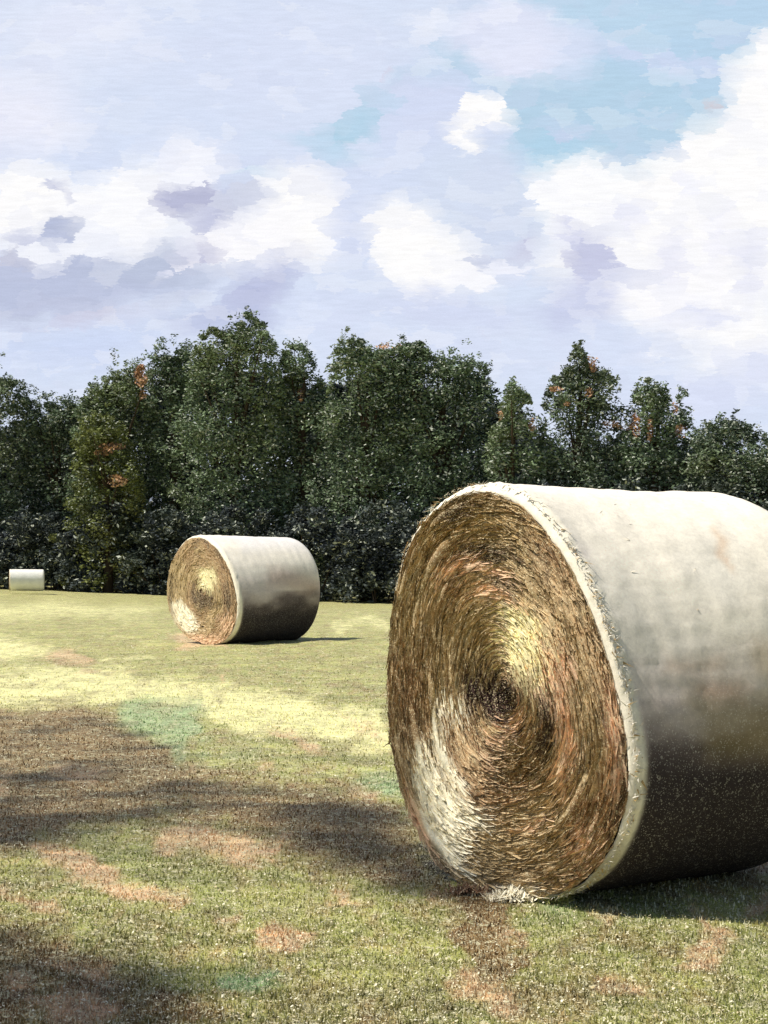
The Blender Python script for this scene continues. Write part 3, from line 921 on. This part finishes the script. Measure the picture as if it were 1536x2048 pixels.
make_bale('tiny far off bale at the foot of the dark trees, near the left edge', 19, 1160, 90, math.radians(78), 1.75, None, [], [([(0, 1140), (90, 1140), (90, 1185), (0, 1185)], 10, (244, 244, 238), 1)], 500, .06, Rn=.55, res=.35)

# loose straw dropped along the foot of the big bale
def loose_straw(label, px, py, wpx, n, cc, hgt=.03):
    Yp = FPX * EYE / (py - HZ)
    X0 = (px - 768) / FPX * Yp
    base = np.array([X0, Yp, float(ground_z(X0, Yp))])
    half = wpx / FPX * Yp / 2
    rng = np.random.default_rng(int(px))
    x = np.clip(rng.normal(0, .45, n), -1, 1) * half
    y = rng.normal(0, .35, n) * half * .5
    z = hgt * np.exp(-(x / half) ** 2 * 1.5) * rng.random(n)
    az = rng.random(n) * np.pi
    ln = .012 + .03 * rng.random(n)
    w = .0018 + .002 * rng.random(n)
    el = rng.normal(.25, .5, n)
    d = np.stack([np.cos(az) * np.cos(el), np.sin(az) * np.cos(el), np.abs(np.sin(el))], 1) * ln[:, None]
    s = np.stack([-np.sin(az), np.cos(az), rng.normal(0, .4, n)], 1) * w[:, None]
    c0 = np.stack([x, y, z], 1)
    V = np.stack([c0 - s, c0 + s, c0 + d + s * .6, c0 + d - s * .6], 1).reshape(-1, 3)
    o = new_mesh('straw_tuft', V, np.arange(len(V)).reshape(-1, 4), M_HAY, smooth_shade=False)
    o.location = base
    cattr(o, 'tint', np.tile(cc, (len(V), 1)) * np.repeat(.7 + .5 * rng.random(n), 4)[:, None])
    tag(o, label, 'straw', 'tufts of straw at the foot of the big bale')


loose_straw('whitish tuft of loose straw under the middle of the big brown bale end', 1030, 1800, 110, 700, C_CR, .03)
loose_straw('upright yellow green tuft of stalks at the big bale, right of the whitish tuft', 1115, 1806, 44, 500, np.array(lin((196, 196, 116))), .075)
loose_straw('low reddish tuft of straw at the lower left corner of the big bale', 935, 1790, 80, 400, np.array(lin((138, 104, 80))), .02)


# ------------------------------------------------------------------ trees
def leaf_material(name, base, alt, olive, pale_share=.09, zlow=None):
    m, T, b = mat_base(name, 0.85, 0.12)
    geo = T.node('ShaderNodeNewGeometry')
    pos = geo.outputs['Position']
    r = geo.outputs['Random Per Island']
    n1 = T.noise(pos, .38, 4, .6)
    n2 = T.noise(T.vmath('ADD', pos, (40, 3, 9)), .22, 3, .5)
    c = T.mix(T.step(n1, .38, .6), lin(base), lin(alt))
    c = T.mix(T.step(n2, .5, .7, 0, .6), c, lin(olive))
    c = T.mix(1.0, c, T.step(r, 0, 1, .6, 1.4, smooth=False), 'MULTIPLY')
    c = T.mix(T.step(r, 1 - pale_share, 1 - pale_share + .005), c, lin((182, 187, 174)))
    T.put(b.inputs['Base Color'], c)
    return m


LM = {
    'dark': leaf_material('dark_foliage', (86, 100, 84), (114, 130, 104), (112, 118, 80), .18),
    'deep': leaf_material('deep_foliage', (60, 66, 72), (78, 86, 84), (76, 86, 64), .15),
    'mid': leaf_material('green_foliage', (92, 108, 84), (132, 150, 118), (120, 130, 84), .18),
    'olive': leaf_material('olive_foliage', (94, 102, 62), (118, 126, 76), (132, 130, 82), .12),
}
M_AUT = leaf_material('russet_leaves', (206, 162, 128), (222, 180, 148), (212, 168, 130), .08)
mb, Tb, bb = mat_base('bark', .9, .1)
tcb = Tb.node('ShaderNodeTexCoord')
Tb.put(bb.inputs['Base Color'], Tb.mix(Tb.noise(tcb.outputs['Object'], 3, 6, .7), lin((48, 40, 34)), lin((104, 90, 74))))
M_BARK = mb


def tube(pts, rads, n=8):
    pts = np.asarray(pts, float)
    vs, fs = [], []
    for i, (p, r) in enumerate(zip(pts, rads)):
        d = pts[min(i + 1, len(pts) - 1)] - pts[max(i - 1, 0)]
        d /= np.linalg.norm(d) + 1e-9
        a_ = np.cross(d, [0.3, 1, 0.1])
        a_ /= np.linalg.norm(a_) + 1e-9
        b_ = np.cross(d, a_)
        for k in range(n):
            t_ = 2 * math.pi * k / n
            vs.append(p + r * (math.cos(t_) * a_ + math.sin(t_) * b_))
    for i in range(len(pts) - 1):
        for k in range(n):
            fs.append((i * n + k, i * n + (k + 1) % n, (i + 1) * n + (k + 1) % n, (i + 1) * n + k))
    return np.array(vs), np.array(fs)


def leaves(cen, rad, cnt, size, rng, flat=.0):
    """cen (k,3) clump centres, rad (k,), leaf quads scattered in each clump"""
    k = len(cen)
    n = k * cnt
    d = rng.normal(0, 1, (n, 3))
    d /= np.linalg.norm(d, axis=1)[:, None]
    r = rng.random(n) ** .42
    p = np.repeat(cen, cnt, 0) + d * (r * np.repeat(rad, cnt))[:, None] * np.array([1, 1, .8])
    a_ = rng.normal(0, 1, (n, 3))
    a_[:, 2] *= .5
    a_ /= np.linalg.norm(a_, axis=1)[:, None]
    b_ = np.cross(a_, rng.normal(0, 1, (n, 3)))
    b_ /= np.linalg.norm(b_, axis=1)[:, None]
    s = size * (.5 + rng.random(n))
    a_ *= s[:, None]
    b_ *= (s * .5)[:, None]
    V = np.stack([p - a_, p - b_ * .9, p + a_, p + b_ * .9], 1)
    return V, p


def make_tree(label, kind, tops, depth, base_py, mat, name='broadleaf_tree', group='trees along the edge of the field', n_cl=150, cnt=85, crad=.62, leaf=.15,
              orange=(), seed=1, skirt=1.0, thick=1.0):
    rng = np.random.default_rng(seed)
    tops = np.array(tops, float)
    x0, x1 = tops[0, 0], tops[-1, 0]
    m = depth / FPX
    cxp = (x0 + x1) / 2
    X0 = (cxp - 768) * m
    zg = float(ground_z(X0, depth))
    base = np.array([X0, depth, zg])
    halfw = (x1 - x0) / 2
    top_y = tops[:, 1].min()
    cen, rad = [], []
    tries = 0
    while len(cen) < n_cl and tries < n_cl * 60:
        tries += 1
        x = rng.uniform(x0, x1)
        ty = np.interp(x, tops[:, 0], tops[:, 1])
        bot = base_py - 12
        y = ty + (bot - ty) * (rng.random() ** 1.15)
        x_s = (float(fbm(np.array([y / 38.0]), np.array([seed * 3.1 + (7 if x > cxp else 0)]), 3, 4)[0]) - .5) * 2 * min(34, halfw * .5) * (1 if x > cxp else -1) * abs(x - cxp) / halfw * float(smooth(y - ty, 20, 120)) + rng.normal(0, 22) * float(smooth(y - ty, 60, 160))
        # small clumps close to the rim of the crown, big ones inside
        r = crad * rng.uniform(.55, 1.25)
        xs = np.linspace(x - r / m * .8, x + r / m * .8, 5)
        d_top = (y - np.interp(xs, tops[:, 0], tops[:, 1])).min() * m
        d_side = min(x - x0, x1 - x) * m + .25
        if d_top < .08:
            continue
        r = min(r, max(.16, d_top * .95), max(.2, d_side * 1.1))
        e = math.sqrt(max(0.05, 1 - ((x - cxp) / (halfw * 1.08)) ** 2))
        hfrac = (bot - y) / (bot - top_y)
        th = max(1.1, halfw * m * e * .95) * (1.1 - .6 * hfrac) * thick
        dy = rng.uniform(-1, 1) * th
        f = (depth + dy)
        cen.append(((x + x_s - 768) * m - X0, dy, EYE - (y - HZ) * m - zg))
        rad.append(r)
    cen = np.array(cen)
    rad = np.array(rad)
    # ragged twigs along the skyline
    xs = rng.uniform(x0 + 2, x1 - 2, int(halfw * 1.3))
    ty = np.interp(xs, tops[:, 0], tops[:, 1])
    tw = np.stack([(xs - 768) * m - X0, rng.normal(0, .5, len(xs)), EYE - (ty + 8 - rng.exponential(7, len(xs)) - HZ) * m - zg], 1)
    # solid small clumps right under the skyline
    nr_ = int(halfw * .8)
    xs2 = rng.uniform(x0 + 3, x1 - 3, nr_)
    dep = rng.random(nr_) ** 1.3 * 70 + 7
    ys2 = np.interp(xs2, tops[:, 0], tops[:, 1]) + dep + rng.normal(0, 5, nr_)
    c2 = np.stack([(xs2 - 768) * m - X0, rng.normal(0, .8, nr_), EYE - (ys2 - HZ) * m - zg], 1)
    cen = np.concatenate([cen, c2])
    rad = np.concatenate([rad, np.minimum(.62, np.maximum(.22, dep * m * .8))])
    V1, p1 = leaves(cen, rad, cnt, leaf, rng)
    V2, p2 = leaves(tw, rng.uniform(.14, .34, len(tw)), 20, leaf * .8, rng)
    V = np.concatenate([V1, V2])
    p = np.concatenate([p1, p2])
    ppx = 768 + FPX * (p[:, 0] + X0) / (p[:, 1] + depth)
    ppy = HZ - FPX * (p[:, 2] + zg - EYE) / (p[:, 1] + depth)
    mi = np.zeros(len(p), int)
    for ox, oy, orx, ory in orange:
        w = ((ppx - ox) / orx) ** 2 + ((ppy - oy) / ory) ** 2
        mi[(w < 1) & (rng.random(len(p)) < .95) & (p[:, 1] < 2.0)] = 1
    V = V.reshape(-1, 3)
    V[:, 2] = np.maximum(V[:, 2], .02)
    root = empty(name, base)
    tag(root, label, 'tree', group)
    new_mesh('crown', V, np.arange(len(V)).reshape(-1, 4), [LM[mat], M_AUT], root, smooth_shade=False, mat_idx=mi)
    # trunk with limbs
    H = EYE - (top_y - HZ) * m - zg
    tr = .018 * H + .05
    pts = [(0, 0, -.15), (.05, 0, H * .2), (-.1, .1, H * .5), (.05, 0, H * .8), (.0, 0, H * .93)]
    tv, tf_ = tube(pts, [tr * 1.5, tr, tr * .75, tr * .4, tr * .12])
    tv, tf_ = [tv], [tf_]
    off = len(tv[0])
    for k in rng.choice(len(cen), min(14, len(cen)), replace=False):
        c_ = cen[k]
        st = np.array([0, 0, max(.8, c_[2] * .55)])
        mid_ = (st + c_) / 2 + np.array([0, 0, .3])
        v_, f_ = tube([st, mid_, c_], [tr * .4, tr * .25, tr * .06], 6)
        tv.append(v_)
        tf_.append(f_ + off)
        off += len(v_)
    new_mesh('trunk', np.concatenate(tv), np.concatenate(tf_), M_BARK, root)
    return root


def dline(px):
    """distance of the wood's edge, nearer to the right"""
    return 104 - 16 * (min(max(px, 0), 1536) / 1536.0)


TREES = [
    ('dark pointed tree cut by the left edge, behind the tiny bale', 'dark', [(-210, 790), (-150, 740), (-90, 770), (-40, 765), (0, 752), (22, 758), (34, 775), (45, 765), (56, 800), (66, 850)], 0, 'dark', 'conifer', (), 230),
    ('low dark tree in the dip of the skyline, right of the left edge tree', 'dark', [(52, 850), (62, 800), (80, 812), (94, 782), (104, 808), (125, 800), (150, 808), (172, 812), (185, 870)], 2, 'dark', 'conifer', (), 120),
    ('sloping tree left of the tallest, with one orange patch high on its right', 'mid', [(150, 850), (166, 800), (190, 772), (215, 757), (245, 742), (290, 730), (308, 742), (318, 800)], 1, 'mid', 'broadleaf_tree', [(282, 752, 14, 24), (285, 790, 8, 10)], 170),
    ('low yellow olive tree with two orange strokes, before the dark left wood', 'olive', [(150, 900), (165, 850), (200, 835), (240, 850), (262, 900), (282, 960)], -3, 'olive', 'broadleaf_tree', [(225, 893, 28, 7), (230, 962, 26, 12), (208, 905, 20, 6)], 90),
    ('thin forked tree top with gaps, directly left of the tallest tree', 'mid', [(296, 790), (308, 735), (314, 700), (322, 676), (330, 708), (345, 715), (362, 700), (378, 690), (386, 720), (400, 760)], 2, 'mid', 'broadleaf_tree', (), 110),
    ('tallest tree, with a small peak at its right shoulder', 'mid', [(378, 760), (392, 700), (405, 668), (425, 655), (445, 668), (478, 662), (488, 640), (502, 633), (520, 645), (535, 668), (550, 695), (558, 745), (566, 800)], 0, 'mid', 'broadleaf_tree', (), 260),
    ('narrow rounded tree between the tallest tree and the broad middle one', 'dark', [(546, 790), (562, 728), (574, 698), (588, 688), (608, 695), (626, 715), (632, 748), (650, 768), (668, 800)], 2, 'mid', 'broadleaf_tree', [(602, 790, 7, 14)], 150),
    ('broad middle tree whose left side drops straight, above the gap', 'mid', [(655, 800), (664, 752), (668, 704), (685, 684), (705, 678), (728, 692), (745, 704), (770, 696), (800, 700), (812, 740)], 0, 'mid', 'broadleaf_tree', [(765, 690, 16, 8)], 230),
    ('broad flat topped tree behind the left end of the large bale', 'dark', [(780, 740), (792, 694), (818, 684), (845, 692), (862, 712), (900, 714), (940, 728), (974, 732), (981, 770), (984, 820), (992, 870)], 2, 'mid', 'broadleaf_tree', [(790, 692, 14, 8)], 270),
    ('small sparse tree with sky holes between two taller ones, above the large bale', 'olive', [(978, 890), (990, 852), (1005, 850), (1012, 782), (1026, 768), (1044, 778), (1058, 800), (1064, 850), (1074, 890)], -2, 'mid', 'broadleaf_tree', [(1064, 850, 7, 14), (998, 830, 9, 12)], 80),
    ('pointed tree with an orange streak beside its tip, above the large bale', 'dark', [(1072, 890), (1090, 852), (1098, 780), (1112, 752), (1136, 742), (1144, 735), (1148, 692), (1156, 690), (1168, 722), (1190, 738), (1215, 750), (1236, 772), (1240, 800), (1232, 830), (1246, 870)], 0, 'dark', 'broadleaf_tree',
     [(1186, 720, 10, 26), (1112, 778, 14, 6), (1178, 785, 8, 10), (1222, 850, 18, 8), (1135, 808, 8, 5)], 210),
    ('blocky upright tree with a separate right prong and orange trunk streaks', 'mid', [(1234, 880), (1250, 858), (1268, 852), (1271, 780), (1290, 772), (1330, 774), (1337, 805), (1341, 848), (1352, 850), (1356, 790), (1374, 788), (1378, 860), (1392, 880)], 1, 'mid', 'broadleaf_tree',
     [(1272, 850, 8, 26), (1300, 862, 6, 24), (1350, 815, 6, 14), (1362, 862, 12, 14), (1250, 852, 18, 8)], 150),
    ('low rounded tree at the right edge, above the far end of the large bale', 'mid', [(1384, 900), (1400, 864), (1425, 850), (1455, 843), (1490, 852), (1522, 876), (1560, 888), (1620, 870), (1700, 880), (1740, 930)], 0, 'dark', 'broadleaf_tree', (), 190),
]
for i, (lab, _k, tops, dd, mt, nm, orange, ncl) in enumerate(TREES):
    cpx = (tops[0][0] + tops[-1][0]) / 2
    D = dline(cpx) + dd
    mul = 1.0
    make_tree(lab, _k, tops, D, HZ + FPX * (EYE - float(ground_z((cpx - 768) / FPX * D, D))) / D, mt, nm, orange=orange, seed=40 + i, n_cl=int(ncl * 1.5), cnt=95,
              crad=.75 if ncl < 100 else .95, leaf=.10)
# the wood runs on past both sides of the view
for i, (a_, b_, t_) in enumerate([(-760, -560, 700), (-590, -400, 760), (-420, -190, 720), (1720, 1930, 790), (1900, 2120, 720), (2100, 2320, 760)]):
    D = dline(0 if a_ < 0 else 1536) + (i % 2) * 2
    tops = [(a_, t_ + 140), (a_ + (b_ - a_) * .2, t_ + 40), (a_ + (b_ - a_) * .5, t_), (a_ + (b_ - a_) * .8, t_ + 50), (b_, t_ + 150)]
    where = ['farthest left', 'second from the far left', 'third from the far left', 'just past the right edge', 'second past the right edge', 'farthest right'][i]
    make_tree('tree of the wood outside the view, ' + where, 'mid', tops, D, HZ + FPX * 2.1 / D, 'mid', 'broadleaf_tree', seed=140 + i, n_cl=240, cnt=80, crad=1.1, leaf=.12)
# the wood behind, seen between and under the front trees
BACK = [(-120, 140, 830), (90, 130, 850), (260, 130, 800), (430, 130, 740), (600, 120, 785), (760, 140, 765), (930, 130, 800), (1090, 130, 905), (1260, 140, 895), (1430, 140, 905), (1600, 140, 920)]
for i, (px_, hw_, ty_) in enumerate(BACK):
    D = dline(px_) + 11
    tops = [(px_ - hw_, ty_ + 60), (px_ - hw_ * .6, ty_ + 14), (px_ - hw_ * .2, ty_), (px_ + hw_ * .3, ty_ + 6), (px_ + hw_ * .7, ty_ + 20), (px_ + hw_, ty_ + 70)]
    where = ['behind the left edge tree', 'behind the dip at the left', 'behind the olive tree', 'behind the tallest tree', 'behind the narrow rounded tree', 'behind the broad middle tree',
             'behind the flat topped tree', 'behind the small sparse tree', 'behind the pointed tree and the blocky one', 'behind the low rounded tree', 'beyond the right edge'][i]
    make_tree('nearly black tree in the second row, ' + where, 'dark', tops, D, HZ + FPX * (EYE + 1.1) / D, 'deep', 'background_tree', 'trees in the second row of the wood',
              seed=90 + i, n_cl=230, cnt=70, crad=1.35, leaf=.2)


# bushes closing the foot of the wood
def bush(label, px, w, top, seed, mat='deep'):
    D = dline(px) - 3.0
    rng = np.random.default_rng(seed)
    m = D / FPX
    X0 = (px - 768) * m
    zg = float(ground_z(X0, D))
    base_py = HZ + (EYE - zg) / m
    H = (base_py - top) * m
    n = int(26 + w * .5)
    x = rng.uniform(-1, 1, n)
    env = np.sqrt(np.clip(1 - x ** 2 * .8, .1, 1))
    z = rng.random(n) ** .8 * env * H * .9
    cen = np.stack([x * w / 2 * m, rng.uniform(-1, 1, n) * env * min(1.6, w * m * .4), z], 1)
    V, p = leaves(cen, np.full(n, .55) * (.6 + .6 * rng.random(n)), 80, .12, rng)
    V = V.reshape(-1, 3)
    V[:, 2] = np.maximum(V[:, 2], .01)
    root = empty('bush', (X0, D, zg))
    tag(root, label, 'bush', 'bushes at the foot of the wood')
    new_mesh('foliage', V, np.arange(len(V)).reshape(-1, 4), [LM[mat]], root, smooth_shade=False)
    sv, sf = [], []
    off = 0
    for k in range(4):
        a_ = cen[rng.integers(n)]
        v_, f_ = tube([(a_[0] * .2, 0, -.05), a_ * .6, a_], [.05, .035, .012], 5)
        sv.append(v_)
        sf.append(f_ + off)
        off += len(v_)
    new_mesh('stem', np.concatenate(sv), np.concatenate(sf), M_BARK, root)


BUSH = [(-90, 190, 1000, 'bush at the left edge behind the tiny bale'), (75, 170, 1010, 'bush right behind the tiny pale bale'), (215, 150, 985, 'bush under the olive tree'),
        (340, 150, 1000, 'bush behind the brown end of the middle bale'), (480, 170, 990, 'bush behind the wrap of the middle bale'), (625, 160, 1000, 'bush at the right of the middle bale'),
        (760, 150, 980, 'bush at the left shoulder of the large bale'), (900, 170, 985, 'bush behind the top of the large bale end'), (1060, 190, 940, 'bush above the wrap of the large bale, under the sparse tree'),
        (1240, 200, 940, 'bush above the wrap of the large bale, under the blocky tree'), (1420, 200, 935, 'bush above the far end of the large bale'), (1590, 180, 950, 'bush beyond the right edge of the large bale')]
for i, (px_, w_, t_, lab) in enumerate(BUSH):
    bush('dark ' + lab, px_, w_ * 1.25, t_, 300 + i)

# unseen tree added left of the view, crown shaped to shade the near grass
rngs = np.random.default_rng(5)
cl, rl = [], []
for pi, poly in enumerate(SHADEPOLY):
    p = np.array(poly, float)
    goal = (120, 34, 46)[pi]
    k = 0
    while k < goal:
        q = rngs.uniform(p.min(0), p.max(0))
        if poly_dist(np.array([q[0]]), np.array([q[1]]), poly)[0] < 4:
            continue
        Yg = FPX * EYE / (q[1] - HZ)
        # even cover over the ground, not over the picture
        if rngs.random() > (Yg / 15.0) ** 1.2 * 1.0 + .15:
            continue
        Xg = (q[0] - 768) / FPX * Yg
        h = rngs.uniform(8.0, 12.0)
        tt = h / SUN.z
        cl.append((Xg + SUN.x * tt, Yg + SUN.y * tt, h))
        rl.append(rngs.uniform(.16, .34))
        k += 1
cl = np.array(cl)
root = empty('added_shade_tree', (-8.4, 7.2, 0))
tag(root, 'added unseen tree left of the view, crown shaped to shade the near grass', 'tree')
V, p = leaves(cl - np.array([-8.4, 7.2, 0]), np.array(rl), 42, .05, rngs)
V = V.reshape(-1, 3)
new_mesh('crown', V, np.arange(len(V)).reshape(-1, 4), [LM['mid']], root, smooth_shade=False)  # crown of the added unseen tree
tv, tf_ = tube([(0, 0, -.2), (.05, .1, 2.5), (.1, 0, 5.2), (.3, .2, 8.0), (.5, .4, 10.6)], [.26, .2, .17, .11, .04], 10)
tv, tf_ = [tv], [tf_]
off = len(tv[0])
for k in rngs.choice(len(cl), 22, replace=False):
    c_ = cl[k] - np.array([-8.4, 7.2, 0])
    st = np.array([.1, .05, 5.4 + rngs.random() * 2.6])
    v_, f_ = tube([st, (st + c_) / 2 + np.array([0, 0, .25]), c_], [.06, .035, .012], 6)
    tv.append(v_)
    tf_.append(f_ + off)
    off += len(v_)
new_mesh('trunk', np.concatenate(tv), np.concatenate(tf_), M_BARK, root)
